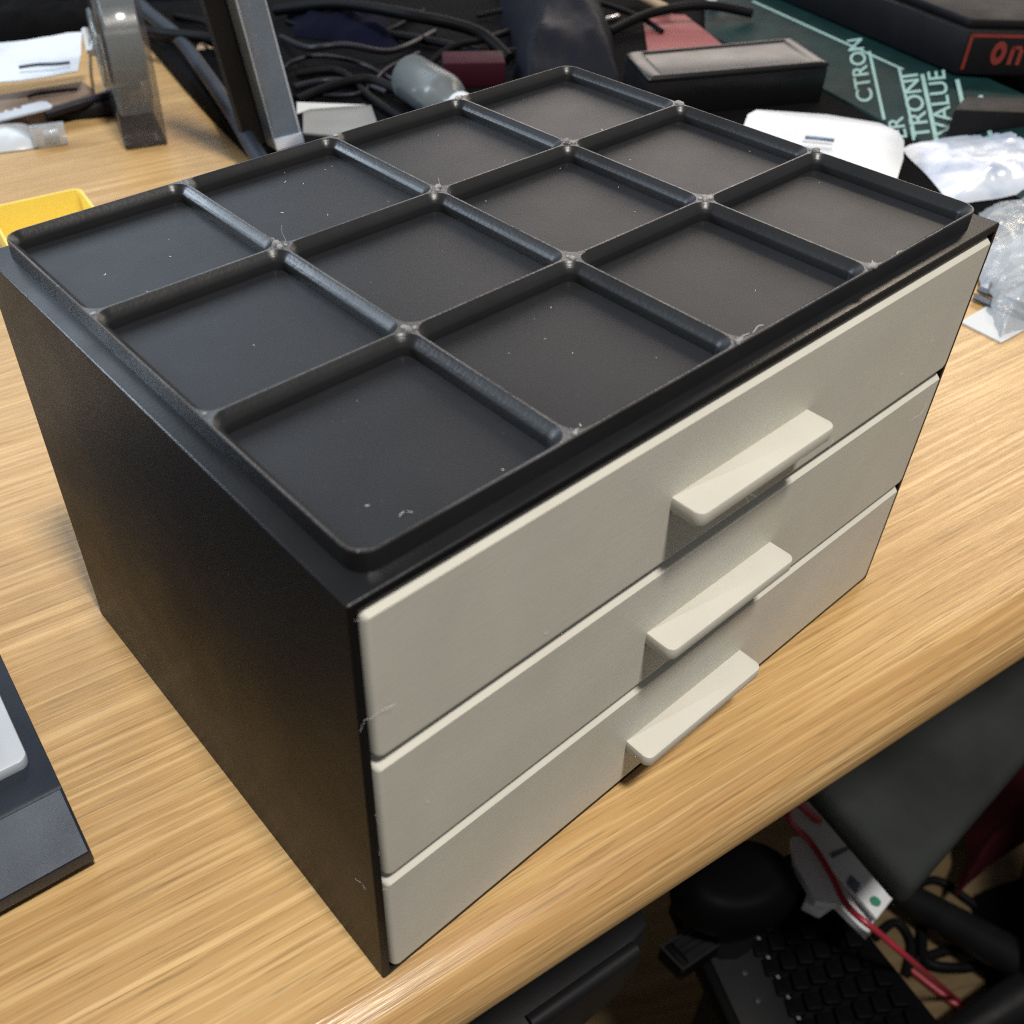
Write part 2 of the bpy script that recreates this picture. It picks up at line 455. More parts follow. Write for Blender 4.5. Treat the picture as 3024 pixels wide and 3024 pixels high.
# shell, open at the front
wl = 1.65
bm = bmesh.new()
o8 = [bm.verts.new(p) for p in ((0, 0, 0), (W, 0, 0), (W, 0, H), (0, 0, H), (0, D, 0), (W, D, 0), (W, D, H), (0, D, H))]
i8 = [bm.verts.new(p) for p in ((wl, 0, wl), (W - wl, 0, wl), (W - wl, 0, H - wl), (wl, 0, H - wl), (wl, D - wl, wl), (W - wl, D - wl, wl), (W - wl, D - wl, H - wl), (wl, D - wl, H - wl))]
for q in ((0, 1, 5, 4), (1, 2, 6, 5), (2, 3, 7, 6), (3, 0, 4, 7), (4, 5, 6, 7)):
    bm.faces.new([o8[k] for k in q]); bm.faces.new([i8[k] for k in q][::-1])
for k in range(4): bm.faces.new((o8[k], o8[(k + 1) % 4], i8[(k + 1) % 4], i8[k]))
bmesh.ops.recalc_face_normals(bm, faces=bm.faces)
oe = [e for e in bm.edges if e.verts[0] in o8 and e.verts[1] in o8]
bmesh.ops.bevel(bm, geom=oe, offset=0.5, segments=4, profile=0.5, affect='EDGES')
body_me = finish(bm, angle=30)
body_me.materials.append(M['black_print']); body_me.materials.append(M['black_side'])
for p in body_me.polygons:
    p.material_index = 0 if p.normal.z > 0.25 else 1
link('cabinet_body', body_me, None, cab)

# drawers
def drawer_front(z0, z1):
    bm = bmesh.new()
    x0, x1, yf, e = 1.95, W - 1.85, -0.55, 2.5
    rings = []
    rr = (2.3, 2.3, 1.3, 1.3)
    rings.append([(x, 3.0, z) for x, z in rrect(x0, x1, z0, z1, rr)])
    for k in range(0, 7):
        a = math.radians(90 * k / 6)
        ins = 1.2 * (1 - math.cos(a)); y = yf + e * (1 - math.sin(a))
        top = 2.0 * (1 - (y - yf) / e)             # the upper edge is a flat chamfer
        rings.append([(x, y, z) for x, z in rrect(x0 + ins, x1 - ins, z0 + ins, z1 - top, [max(0.15, q - ins) for q in rr])])
    ins, top = 1.6, 2.4
    rings.append([(x, yf, z) for x, z in rrect(x0 + ins, x1 - ins, z0 + ins, z1 - top, [max(0.15, q - ins) for q in rr])])
    loft(bm, rings)
    # the drawer's own tray behind the front
    bb = bmesh.new()
    for (a, b, c, d, f, g) in ((4, W - 4, 3.05, 128, z0 + 2, z0 + 3.4), (4, 5.2, 3.05, 128, z0 + 3.4, z1 - 5), (W - 5.2, W - 4, 3.05, 128, z0 + 3.4, z1 - 5), (5.2, W - 5.2, 126.8, 128, z0 + 3.4, z1 - 5)):
        box_bm(bm, a, b, c, d, f, g)
    bb.free()
    return finish(bm, angle=33)

def handle_mesh():
    bm = bmesh.new()
    e = 0.45
    rings = []
    w2, dep, th = 21.0, 6.9, 3.3
    def out(ins): return rrect(-w2 + ins, w2 - ins, -dep + ins, 0.0, (2.0 - ins, 2.0 - ins, 0.05, 0.05), 6)
    for z, ins in ((-th, e), (-th + 0.13, 0.13), (-th + e, 0), (-e, 0), (-0.13, 0.13), (0, e)):
        rings.append([(x, y, z) for x, y in out(ins)])
    loft(bm, rings)
    # short fillet web under the grip, against the drawer front
    for sgn in (0,):
        v = [bm.verts.new(p) for p in ((-w2 + 0.6, -0.02, -th), (w2 - 0.6, -0.02, -th), (w2 - 0.6, -0.02, -th - 1.6), (-w2 + 0.6, -0.02, -th - 1.6), (-w2 + 0.6, -1.6, -th), (w2 - 0.6, -1.6, -th))]
        bm.faces.new((v[2], v[3], v[4], v[5])); bm.faces.new((v[0], v[3], v[4])); bm.faces.new((v[1], v[2], v[5]))
    # pointed nib where the print started at the grip's back corner
    return finish(bm, angle=40)

H_ME = handle_mesh()
names = ('cream top drawer under the grid tray', 'cream middle drawer', 'cream bottom drawer standing on the desk')
for k, (z0, z1, zh) in enumerate(((74.9, 110.7, 93.0), (38.3, 74.3, 56.1), (1.95, 37.7, 18.9))):
    dr = link('drawer', drawer_front(z0, z1), 'cream_print', cab)
    h = link('handle', H_ME, 'cream_print', dr, (91.2, -0.5, zh))

# grid tray: pockets are the tray's own pieces
TZ = H - 0.2
TH = 4.45
rim_bm = bmesh.new()
def ring_at(half, r, z, cx=0, cy=0, n=6): return [(cx + x, cy + y, z) for x, y in rrect(-half, half, -half, half, r, n)]
cb = bmesh.new()
rings = [ring_at(20.80, 3.8, TH), ring_at(20.68, 3.68, TH - 0.10), ring_at(19.95, 2.95, TH - 0.74), ring_at(19.20, 2.2, TH - 1.62), ring_at(18.99, 1.99, TH - 2.05), ring_at(18.93, 1.93, 0.75)]
loft(cb, rings, cap0=False, cap1=True)
bmesh.ops.recalc_face_normals(cb, faces=cb.faces)
CELL = finish(cb, angle=38)
if CELL.polygons[-1].normal.z < 0: CELL.flip_normals()
CELL.materials.append(M['black_rib']); CELL.materials.append(M['black_floor'])
for p in CELL.polygons:
    if abs(p.normal.z) > 0.99 and p.center.z < 0.001: p.material_index = 1

# rim: outer wall plus the narrow crests left between the pockets
bm = bmesh.new()
Wt, Dt = PITCH * 4, PITCH * 3
outer_hi = [bm.verts.new((x, y, TH)) for x, y in rrect(0, Wt, 0, Dt, 3.75, 6)]
lo_r = [bm.verts.new((x, y, TH - 0.3)) for x, y in rrect(-0.12, Wt + 0.12, -0.12, Dt + 0.12, 3.85, 6)]
lo = [bm.verts.new((x, y, 0.0)) for x, y in rrect(-0.12, Wt + 0.12, -0.12, Dt + 0.12, 3.85, 6)]
n = len(lo)
for i in range(n):
    bm.faces.new((lo[i], lo[(i + 1) % n], lo_r[(i + 1) % n], lo_r[i]))
    bm.faces.new((lo_r[i], lo_r[(i + 1) % n], outer_hi[(i + 1) % n], outer_hi[i]))
edges = [e for e in bm.edges if e.verts[0] in outer_hi and e.verts[1] in outer_hi]
for i in range(4):
    for j in range(3):
        vs = [bm.verts.new(p) for p in ring_at(20.80, 3.8, TH, (i + .5) * PITCH, (j + .5) * PITCH)]
        edges += [bm.edges.new((vs[k], vs[(k + 1) % len(vs)])) for k in range(len(vs))]
bmesh.ops.triangle_fill(bm, edges=edges, use_beauty=True, normal=(0, 0, 1))
# drop any fill inside the pockets
kill = []
for f in bm.faces:
    c = f.calc_center_median()
    if all(abs(v.co.z - TH) < 1e-5 for v in f.verts):
        lx = (c.x % PITCH) - PITCH / 2; ly = (c.y % PITCH) - PITCH / 2
        ax, ay = abs(lx), abs(ly)
        inside = ax < 20.8 and ay < 20.8 and not (ax > 17.02 and ay > 17.02 and math.hypot(ax - 17.02, ay - 17.02) > 3.78)
        if inside: kill.append(f)
bmesh.ops.delete(bm, geom=kill, context='FACES_ONLY')
tray_me = finish(bm, angle=15)
tray_me.materials.append(M['black_rib']); tray_me.materials.append(M['crest'])
for p in tray_me.polygons: p.material_index = 1 if p.normal.z > 0.3 else 0
tray = link('grid_tray', tray_me, None, cab, (MX, MY, TZ))
for j in range(3):
    for i in range(4):
        link('tray_pocket', CELL, None, tray, ((i + .5) * PITCH, (j + .5) * PITCH, 0))

# scars and hairs left by the printer at the crossings of the crests
bm = bmesh.new()
def blob(bm, c, r, seed, flat=0.6):
    res = bmesh.ops.create_icosphere(bm, subdivisions=2, radius=1.0)
    for v in res['verts']:
        d = v.co.normalized()
        k = r * (1 + 0.55 * noise.noise(d * 2.1 + Vector((seed * 3.1, seed, 0))))
        v.co = Vector((c[0] + d.x * k, c[1] + d.y * k, c[2] + d.z * k * flat))
for i in range(0, 5):
    for j in range(0, 4):
        if (i in (0, 4)) and (j in (0, 3)): continue
        for k in range(4):
            if rnd.random() < 0.25: continue
            a = math.radians(45 + 90 * k + rnd.uniform(-12, 12)); rr_ = rnd.uniform(0.5, 1.25)
            px, py = i * PITCH + rr_ * math.cos(a), j * PITCH + rr_ * math.sin(a)
            if not (0.3 < px < Wt - 0.3 and 0.3 < py < Dt - 0.3): continue
            blob(bm, (px, py, TH - 0.02), rnd.uniform(0.4, 1.0), rnd.random() * 50, rnd.uniform(0.4, 1.15))
scars = link('print_scars', finish(bm, angle=80), 'scar', tray); tag(scars, kind='stuff')
bm = bmesh.new()
def hair(p, d, r=0.026, curl=0.8, n=4):
    p = Vector(p); pts = [p]
    dd = Vector(d)
    for k in range(n):
        pts.append(pts[-1] + dd / n + Vector((rnd.uniform(-1, 1), rnd.uniform(-1, 1), rnd.uniform(-1, 1))) * curl * dd.length / n)
    tube_bm(bm, smooth_path(pts, 3), r, 5)
for (i, j) in ((1, 2), (2, 2), (3, 2), (2, 1), (3, 1), (1, 1), (1, 3)):
    for k in range(rnd.randint(0, 2)):
        hair((i * PITCH + rnd.uniform(-1.2, 2.0), j * PITCH + rnd.uniform(-1.2, 1.2), TH), (rnd.uniform(-1, 1.8), rnd.uniform(-1, 1.6), rnd.uniform(0.2, 2.0)))
hair((42.8, 84, TH), (0.2, 0.6, 4.2), curl=0.3); hair((42.2, 84, TH), (-1.8, 1.2, 1.6), curl=0.4)
for (x, y, dx, dy) in ((84, 1.0, 3.0, 0.3), (42.5, 0.8, 1.5, 0.4), (126, 0.8, 2.4, 0.4), (88, 0.6, 3.5, 0.1), (133, 0.3, 5, 0), (12, 6.2, 1.0, 0.4), (14, 5.6, -0.4, 0.8)):
    z = TH if y < 2 else 0.85
    hair((x, y, z), (dx, dy, 0.2), r=0.04, curl=0.3)
for k in range(60):     # dust specks lying in the pockets
    x, y = rnd.uniform(4, Wt - 4), rnd.uniform(4, Dt - 4)
    if 3.5 < x % PITCH < PITCH - 3.5 and 3.5 < y % PITCH < PITCH - 3.5:
        hair((x, y, 0.80), (rnd.uniform(-.5, .5), rnd.uniform(-.5, .5), 0.05), r=rnd.uniform(0.03, 0.07), n=2)
hairs = link('plastic_hairs', finish(bm, angle=80), 'wisp', tray); tag(hairs, kind='stuff')
bm = bmesh.new()
for p, d in (((0.9, -0.75, 88), (5, -0.2, 0.6)), ((-0.2, -0.6, 86), (1.2, -0.4, 2.0)), ((0.6, -0.7, 110.3), (1.4, -0.1, -0.8)), ((1.0, -0.7, 62), (0.4, 0, -3)), ((-0.15, 3, 33), (0.0, 3.2, 0.4)), ((172, -0.75, 67), (-6, -0.1, -4)), ((160, -0.75, 92), (-0.6, -0.2, -3)), ((151, -0.75, 84), (0.8, -0.1, 0.7)), ((39, -0.75, 79), (0.8, -0.1, 0.2)), ((12, -0.75, 54), (0.5, -0.1, 0.4)), ((1.1, -0.7, 50), (0.2, -0.1, -1)), ((112, -7.2, 90), (-0.6, -0.1, -2.6)), ((85, -7.0, 89.6), (2.2, -0.2, -1.6)), ((84.5, -7.0, 89.4), (1.2, -0.5, -2.2)), ((1.2, -0.6, 36.6), (0.9, -0.2, -0.6))):
    hair(p, d, r=0.016, curl=0.35, n=5)
fh = link('plastic_hairs', finish(bm, angle=80), 'wisp', cab); tag(fh, kind='stuff')

# ------------------------------------------------------------------ things on the desk, left
# keyboard corner
kb = thing('keyboard', 'black keyboard with a sloping front lip beside the cabinet', 'keyboard', (-33.6, 69.5, 0), math.radians(-4.9))
bm = bmesh.new()
prof = [(-8.6, 9.5), (-9.2, 8.3), (-8.4, 3.4), (-7.0, 3.0), (130, 3.0), (130, 26), (0.6, 22), (-0.2, 21.7)]
loft(bm, [[(x, y, z) for y, z in prof] for x in (-420, 0)])
bmesh.ops.recalc_face_normals(bm, faces=bm.faces)
bmesh.ops.bevel(bm, geom=[e for e in bm.edges], offset=0.35, segments=2, profile=0.5, affect='EDGES')
link('case', finish(bm, angle=35), 'navy_black', kb)
bm = bmesh.new(); quad_bm(bm, (-419, -9.0, 8.9), (-0.6, -9.0, 8.9), (-0.6, -0.5, 21.7), (-419, -0.5, 21.7), 0.5)
link('front_lip', finish(bm), 'slate', kb)
link('foot', box(-60, -2, -6, 3, 0, 3.0, 0.6), 'black_matte', kb)
link('foot', box(-400, -340, -6, 3, 0, 3.0, 0.6), 'black_matte', kb)
link('key_plate', prism(rrect(-60, -3.6, 8.6, 70, 2.2), 22.0, 25.2, 0.5), 'silver', kb)
for r_ in range(3):
    for c_ in range(3):
        link('key', prism(rrect(-24.5 - c_ * 18.4, -7.5 - c_ * 18.4, 15.0 + r_ * 18.4, 31.5 + r_ * 18.4, 1.8), 25.1, 31.0, 1.0), 'black_matte', kb)

# yellow tray
yt = thing('parts_tray', 'shallow yellow plastic tray behind the cabinet', 'tray', (66, 362, 0), math.radians(-9))
bm = bmesh.new()
def tray_rings():
    out = []
    for z, ins, rr_ in ((0, 2.5, 3), (0.6, 2.0, 3.2), (20.5, 0.2, 4), (22, 0.5, 4), (22, 1.6, 3.2), (20.5, 2.0, 3), (2.2, 4.2, 2.5), (1.6, 4.8, 2.2)):
        out.append([(x, y, z) for x, y in rrect(-6 + ins, 36 - ins, -70 + ins, 3 - ins, rr_)])
    return out
loft(bm, tray_rings())
link('tray_body', finish(bm, angle=35), 'yellow', yt)

# tape dispenser: clear case with a roll inside
td = thing('tape_dispenser', 'clear plastic case holding a roll of pale tape, standing on edge', 'tape dispenser', (170, 438, 0), math.radians(-19))
def disc(r, x0, x1, cy, cz, hole=0.0, n=48, bev=0.8):
    bm = bmesh.new()
    prof_ = [(x0, r - bev), (x0 + bev, r), (x1 - bev, r), (x1, r - bev)]
    if hole: prof_ = [(x0, hole)] + prof_ + [(x1, hole)]
    rings = []
    for k in range(n):
        a = 2 * math.pi * k / n
        rings.append([(x, cy + q * math.cos(a), cz + q * math.sin(a)) for x, q in prof_])
    vs = [[bm.verts.new(p) for p in r_] for r_ in rings]
    mm = len(prof_)
    for k in range(n):
        a, b = vs[k], vs[(k + 1) % n]
        for i in range(mm - (0 if hole else 1)):
            bm.faces.new((a[i], a[(i + 1) % mm], b[(i + 1) % mm], b[i]))
    if not hole:
        bm.faces.new([v[0] for v in vs]); bm.faces.new([v[-1] for v in vs][::-1])
    return finish(bm, angle=35)
CY, CZ = 33, 43
bm = bmesh.new()
outline = [(-4, 0), (62, 0), (66, 3)] + [(CY + 40 * math.cos(math.radians(a)), CZ + 40 * math.sin(math.radians(a))) for a in range(-20, 185, 12)] + [(-7, 30), (-6, 4)]
loft(bm, [[(x, y, z) for y, z in outline] for x in (-11.5, 11.5)])
bmesh.ops.recalc_face_normals(bm, faces=bm.faces)
bmesh.ops.bevel(bm, geom=[e for e in bm.edges if abs(e.verts[0].co.x - e.verts[1].co.x) < 0.1], offset=1.2, segments=2, affect='EDGES', profile=0.5)
link('case', finish(bm, angle=35), 'clear', td)
link('tape_roll', disc(35.5, -8.8, 8.8, CY, CZ, hole=19), 'tape', td)
link('core', disc(18.6, -9.6, 9.6, CY, CZ, hole=16), 'paper_grey', td)
link('side_flange', disc(20, -14, -11.6, CY, CZ, hole=9), 'frost', td)
link('foot', box(-11, 11, -3, 61, 0.05, 2.4, 0.5), 'clear', td)

# packets of small parts, pliers and zip strip
p1 = thing('component_packet', 'white paper packet with a dark dash, propped behind the pliers', 'packet', (0, 0, 0))
PK = [(112.3, 527.9, 22.0), (167.8, 507.2, 22.0), (189.7, 545.3, 30.0), (129.2, 567.7, 30.0)]
bm = bmesh.new()
quad_bm(bm, *PK, 0.7)
bmesh.ops.subdivide_edges(bm, edges=list(bm.edges), cuts=7, use_grid_fill=True)
for v in bm.verts: v.co.z += 2.2 * noise.noise(v.co * 0.035) + 0.8 * noise.noise(v.co * 0.11)
link('sheet', finish(bm, angle=70), 'film_plain', p1)
bm = bmesh.new()
A_, B_ = Vector((140.4, 522.2, 27.0)), Vector((165.8, 511.3, 27.0))
tube_bm(bm, smooth_path([A_, A_.lerp(B_, .35) + Vector((0, 0, .5)), A_.lerp(B_, .7), B_], 5), 0.9, 6)
link('ink_mark', finish(bm), 'ink', p1)
card = thing('card_wedge', 'brown folded card under the white packet', 'card')
link('card_body', prism([(115.8, 544.4), (177.4, 531.4), (177.3, 513.2), (164.6, 505.4), (98.0, 498.9)], 0.0, 9.0, 0.4), 'skin_brown', card)
p2 = thing('sealed_packet', 'small white sealed packet lying flat on the desk', 'packet')
link('pouch', pouch((89.7, 484.1, 0.3), (122.9, 471.0, 0.3), (134.7, 509.8, 0.3), (103.6, 522.6, 0.3), 8.0, 1.2, 3.0, 18), 'film_plain', p2)
p3 = thing('clear_tube', 'short clear plastic tube poking out of the sealed packet', 'tube')
a_, b_ = Vector((122.2, 474.1, 6.0)), Vector((138.7, 467.9, 6.0))
link('tube_wall', tube([a_, a_.lerp(b_, .5), b_], 6.0, 16, 4), 'film_clear', p3)
link('plug', tube([a_.lerp(b_, .35), b_.lerp(a_, .2)], [2.6, 2.6], 10, raw=True), 'silver', p3)
zs = thing('saw_strip', 'pale plastic strip with a row of saw teeth along one edge', 'plastic strip')
zl, zr = Vector((99.6, 502.2, 11.0)), Vector((145.3, 501.3, 11.0))
zd = (zr - zl).normalized(); zn = Vector((-zd.y, zd.x, 0)); zlen = (zr - zl).length
pts = [(0, -7)]
pts += [(zlen - 2, -7), (zlen, -4), (zlen, 4), (zlen - 3, 6.5), (zlen - 14, 6.5)]
x = zlen - 14
while x > 4:
    pts += [(x - 1.2, 2.5), (x - 3.0, 2.5), (x - 4.0, 6.5)]; x -= 5.0
pts += [(0, 5)]
link('strip', prism([tuple((zl + zd * a + zn * b)[:2]) for a, b in pts], 10.0, 11.4, 0.25, 1), 'silver', zs)
pl = thing('pliers', 'dark thin-nosed pliers lying between packet and tape case', 'pliers')
t0, t1, t2 = Vector((140.8, 504.7, 3.0)), Vector((166.2, 498.0, 4.0)), Vector((186.1, 487.8, 4.0))
bm = bmesh.new(); tube_bm(bm, smooth_path([t0, t0.lerp(t1, .5), t1, t2], 6), [1.2 + 5.2 * min(1, k / 12) for k in range(19)], 8)
link('jaw', finish(bm, angle=60), 'black_matte', pl)
u0 = Vector((139.5, 495.4, 8.0)); u1 = Vector((165.9, 494.1, 10.0)); u2 = Vector((196.9, 494.6, 12.0))
link('handle', tube([u0, u0.lerp(u1, .6), u1, u2], 2.6, 8), 'cable_grey', pl)
link('pivot', tube([t1 + Vector((14, 0, 5)), t1 + Vector((14, 0, 8))], [3, 3], 12, raw=True), 'steel', pl)
wr = thing('thin_wire', 'short dark bent wire on the brown card', 'wire')
link('wire', tube([(140.1, 520.2, 11.0), (146.9, 518.6, 12.0), (155.3, 516.0, 12.0), (167.3, 514.4, 11.0)], 0.9, 6), 'cable', wr)
wp = thing('white_clip', 'small white clip leaning on the clear tape case', 'clip')
bm = bmesh.new(); tube_bm(bm, smooth_path([(175.6, 503.3, 45.0), (173.9, 498.1, 40.0), (171.7, 492.7, 36.0)], 4), 2.0, 8)
tube_bm(bm, smooth_path([(176.0, 497.4, 42.0), (177.0, 495.4, 40.0), (172.2, 489.8, 36.0)], 4), 2.6, 8)
link('clip_body', finish(bm), 'paper_white', wp)
link('clip_tail', tube([(171.7, 492.7, 36.0), (174.5, 506.0, 20.0), (177.4, 515.0, 9.5)], 1.0, 6), 'frost', wp)

# ------------------------------------------------------------------ things behind the cabinet
case = thing('padded_case', 'large flat black padded case lying under the clutter', 'case')
link('shell', prism([(199, 372), (226, 494), (262, 640), (330, 850), (880, 770), (1010, 240), (480, 52), (403, 92)], 0.0, 12.0, 2.0, 2), 'dark_cloth', case)

bar = thing('steel_bar', 'blue-grey steel bar with pale worn edges leaning upright', 'metal bar')
q0, q1 = Vector((205.0, 359.1, 12.2)), Vector((221.4, 359.0, 12.2))
q2, q3 = Vector((201.1, 346.8, 88.0)), Vector((190.7, 355.8, 88.0))
ext = 1.9
q2, q3 = q1 + (q2 - q1) * ext, q0 + (q3 - q0) * ext
dn = (q1 - q0).cross(q3 - q0).normalized()          # faces the front of the desk
bm = bmesh.new(); quad_bm(bm, q0 - dn * 9, q1 - dn * 9, q2 - dn * 9, q3 - dn * 9, 9.0)
bmesh.ops.recalc_face_normals(bm, faces=bm.faces)
link('bar_body', finish(bm), 'alu', bar)
for a, b, c, d in ((0.0, 0.06, 0, 1), (0.94, 1.0, 0, 1)):
    bm = bmesh.new()
    e0, e1 = q0.lerp(q1, a), q0.lerp(q1, b); f1, f0 = q3.lerp(q2, b), q3.lerp(q2, a)
    quad_bm(bm, e0 + dn * .02, e1 + dn * .02, f1 + dn * .02, f0 + dn * .02, 0.5)
    link('worn_edge', finish(bm), 'alu_edge', bar)
bm = bmesh.new(); quad_bm(bm, q0 + dn * .6, q1 + dn * .6, q1.lerp(q2, .042) + dn * .6, q0.lerp(q3, .042) + dn * .6, 0.6)
link('end_cap', finish(bm), 'alu_edge', bar)
dp = thing('dark_post', 'dark flat post standing against the steel bar', 'post')
bm = bmesh.new(); s_ = (q0 - q1).normalized()
quad_bm(bm, q0 + s_ * 11 - dn * 14, q0 - s_ * 2 - dn * 14, q3 - s_ * 2 - dn * 14, q3 + s_ * 11 - dn * 14, 4.5)
link('post_body', finish(bm), 'black_matte', dp)

Zc = 12.0
sh = thing('grey_card', 'folded grey card beside the foot of the steel bar', 'card')
link('lower_leaf', prism([(227.5, 368.0), (246.4, 396.4), (278.9, 377.3), (264.9, 352.8), (248.2, 340.8)], 12.0, 13.0), 'paper_grey', sh)
bm = bmesh.new(); quad_bm(bm, (239.2, 391.6, 13.2), (248.7, 392.9, 13.2), (274.7, 376.4, 14.0), (244.9, 399.8, 16.0), .5)
link('upper_leaf', finish(bm), 'paper_white', sh)

bt = thing('small_bottle', 'small frosted plastic bottle lying on its side', 'bottle')
b0, b1 = Vector((302.8, 376.1, 25.0)), Vector((291.3, 315.6, 25.0))
d_ = b1 - b0
link('bottle_body', tube([b0, b0 + d_ * .03, b0 + d_ * .12, b0 + d_ * .7, b0 + d_ * .8, b0 + d_ * .84, b0 + d_], [4, 9, 12.6, 12.8, 11, 7, 7], 24, raw=True), 'frost', bt)
link('cap', tube([b0 + d_ * .98, b0 + d_ * 1.3], [8.5, 8.5], 20, raw=True), 'paper_white', bt)

ms = thing('fabric_pouch', 'soft navy black fabric pouch slumped behind the tray', 'pouch')
link('pouch_body', pouch((349.1, 329.3, 12.2), (401.8, 301.2, 12.2), (563.2, 472.0, 12.2), (492.7, 513.0, 12.2), 34, 7, 7.7, 34, wscale=0.018), 'soft_navy', ms)

gb = thing('gloss_box', 'long glossy black box with a sunken shiny top behind the tray', 'box')
G = [Vector(p) for p in ((380.6, 266.7, 34.0), (475.7, 219.5, 34.0), (497.8, 257.9, 34.0), (403.1, 303.2, 34.0))]
link('box_body', prism([tuple(p[:2]) for p in G], 12.0, 31.0, 1.0), 'black_gloss', gb)
bm = bmesh.new()
c_ = sum(G, Vector()) / 4
lid = [[Vector((p.x, p.y, 31.05)) for p in G], [Vector((p.x, p.y, 33.0)) for p in G], [c_.lerp(Vector((p.x, p.y, 34.2)), .93) for p in G], [c_.lerp(Vector((p.x, p.y, 34.2)), .86) for p in G], [c_.lerp(Vector((p.x, p.y, 33.0)), .82) for p in G]]
for r_ in lid:
    for q in r_: pass
for idx, zz in ((2, 34.2), (3, 34.2), (4, 33.0)):
    for q in lid[idx]: q.z = zz
loft(bm, lid)
bmesh.ops.recalc_face_normals(bm, faces=bm.faces)
bmesh.ops.bevel(bm, geom=list(bm.edges), offset=0.5, segments=2, affect='EDGES', profile=0.5)
link('lid', finish(bm, angle=35), 'black_gloss', gb)

rc = thing('red_card', 'dull red card lying behind the glossy black box', 'card')
link('card_sheet', prism([(465.1, 337.9), (524.1, 394.4), (546.2, 375.5), (521.9, 332.0), (509.0, 311.4)], 12.0, 13.4), 'red_card', rc)

# green printed package
gp = thing('green_package', 'dark green package printed with pale teal lettering', 'package')
P_ = {'r0': (595.4, 399.8, 24.0), 'r1': (525.4, 200.5, 24.0), 'r2': (499.4, 111.5, 24.0), 'b0': (491.4, 226.2, 13.3), 'b1': (459.4, 139.1, 12.9), 'b2': (431.2, 74.1, 11.5), 'lf': (528.8, 343.9, 12.4)}
bm = bmesh.new()
V = {k: bm.verts.new(v) for k, v in P_.items()}
G0 = {}
for k in ('lf', 'b0', 'b1', 'b2'):
    q = Vector(P_[k]); G0[k] = bm.verts.new((q.x - 1, q.y - 1, 12.0))
back = [bm.verts.new(p) for p in ((672.4, 461.3, 22.0), (576.9, 230.4, 22.0), (539.6, 130.0, 22.0))]
bk0 = [bm.verts.new((v.co.x + 4, v.co.y + 4, 12.0)) for v in back]
bm.faces.new((V['lf'], V['b0'], V['b1'], V['r1'], V['r0'])); bm.faces.new((V['b1'], V['b2'], V['r2'], V['r1']))
bm.faces.new((V['r0'], V['r1'], back[1], back[0])); bm.faces.new((V['r1'], V['r2'], back[2], back[1]))
for a, b in (('lf', 'b0'), ('b0', 'b1'), ('b1', 'b2')): bm.faces.new((V[a], G0[a], G0[b], V[b]))
for a in (0, 1): bm.faces.new((back[a], back[a + 1], bk0[a + 1], bk0[a]))
bm.faces.new((V['r0'], back[0], bk0[0], G0['lf'], V['lf'])); bm.faces.new((V['r2'], V['b2'], G0['b2'], bk0[2], back[2]))
bm.faces.new((G0['lf'], bk0[0], bk0[1], bk0[2], G0['b2'], G0['b1'], G0['b0']))
link('wrapper', finish(bm, smooth=False), 'green_print', gp)
gn = Vector((-0.2412, 0.0838, 0.9669))
def ink_line(a, b, w, par, mat='teal_ink', nm='printed_line'):
    a, b = Vector(a), Vector(b); d = (b - a).normalized(); s = gn.cross(d).normalized() * w * 0.5
    bm = bmesh.new(); quad_bm(bm, a - s + gn * .1, a + s + gn * .1, b + s + gn * .1, b - s + gn * .1, 0.15)
    return link(nm, finish(bm), mat, par)
for a, b, w in (((537.5, 231.1, 24.4), (475.6, 180.1, 13.3), 1.5), ((525.9, 204.7, 23.8), (466.3, 156.6, 13.1), 1.4), ((523.6, 189.2, 24.5), (460.9, 140.6, 13.1), 2.0), ((524.4, 169.5, 26.4), (483.6, 138.9, 18.9), 2.0), ((574.4, 342.5, 23.9), (525.0, 201.5, 23.8), 1.6), ((513.5, 150.1, 25.4), (478.8, 124.0, 19.0), 2.0)):
    ink_line(a, b, w, gp)
for body, o_, x_, size in (('CTRON', (489.2, 195.6, 15.4), (537.6, 234.7, 24.1), 12), ('ER', (463.2, 158.7, 12.1), (499.4, 187.9, 18.6), 11), ('TRONI', (467.4, 148.6, 14.0), (517.9, 187.7, 23.2), 12.5), ('VALUE', (474.6, 140.7, 16.5), (522.4, 174.9, 25.5), 12.5)):
    t = link('lettering', text_mesh(body, size), 'teal_ink', gp)
    xd = (Vector(x_) - Vector(o_)).normalized()
    basis(t, Vector(o_) + gn * 0.2, xd, gn.cross(xd))
    t.scale.x = 1.9

# black box with red printing
kb2 = thing('printed_box', 'black box with red outline and red emblem on its end', 'box')
K0 = Vector((538.9, 177.3, 26.0)); KR = Vector((576.6, 140.3, 26.0)); KL = Vector((597.3, 346.8, 26.0))
kw = (KR - K0).normalized(); kl = (KL - K0).normalized(); KR = K0 + kw * 95; KL = K0 + kl * 230
KH = 21
bm = bmesh.new()
fp = [K0, KR, KR + (KL - K0), KL]
link('box_body', prism([tuple(p[:2]) for p in fp], 24.2, 26 + KH, 0.6), 'black_matte', kb2)
nn_ = Vector((kw.y, -kw.x, 0))
def on_face(s, h): return K0 + kw * s + Vector((0, 0, h)) + nn_ * 0.15
for (s0, h0, s1, h1, w) in ((2.2, 1, 2.2, KH - 1.5, 1.8), (2.2, KH - 2, 30, KH - 2, 1.8)):
    a, b = on_face(s0, h0), on_face(s1, h1); d = (b - a).normalized(); s = nn_.cross(d).normalized() * w * .5
    bm = bmesh.new(); quad_bm(bm, a - s, a + s, b + s, b - s, 0.2)
    link('printed_line', finish(bm), 'red_ink', kb2)
bm = bmesh.new()
ring_o = [(5.0 * math.cos(a) * .8, 6.4 * math.sin(a)) for a in [math.radians(k * 30 + 15) for k in range(12)]]
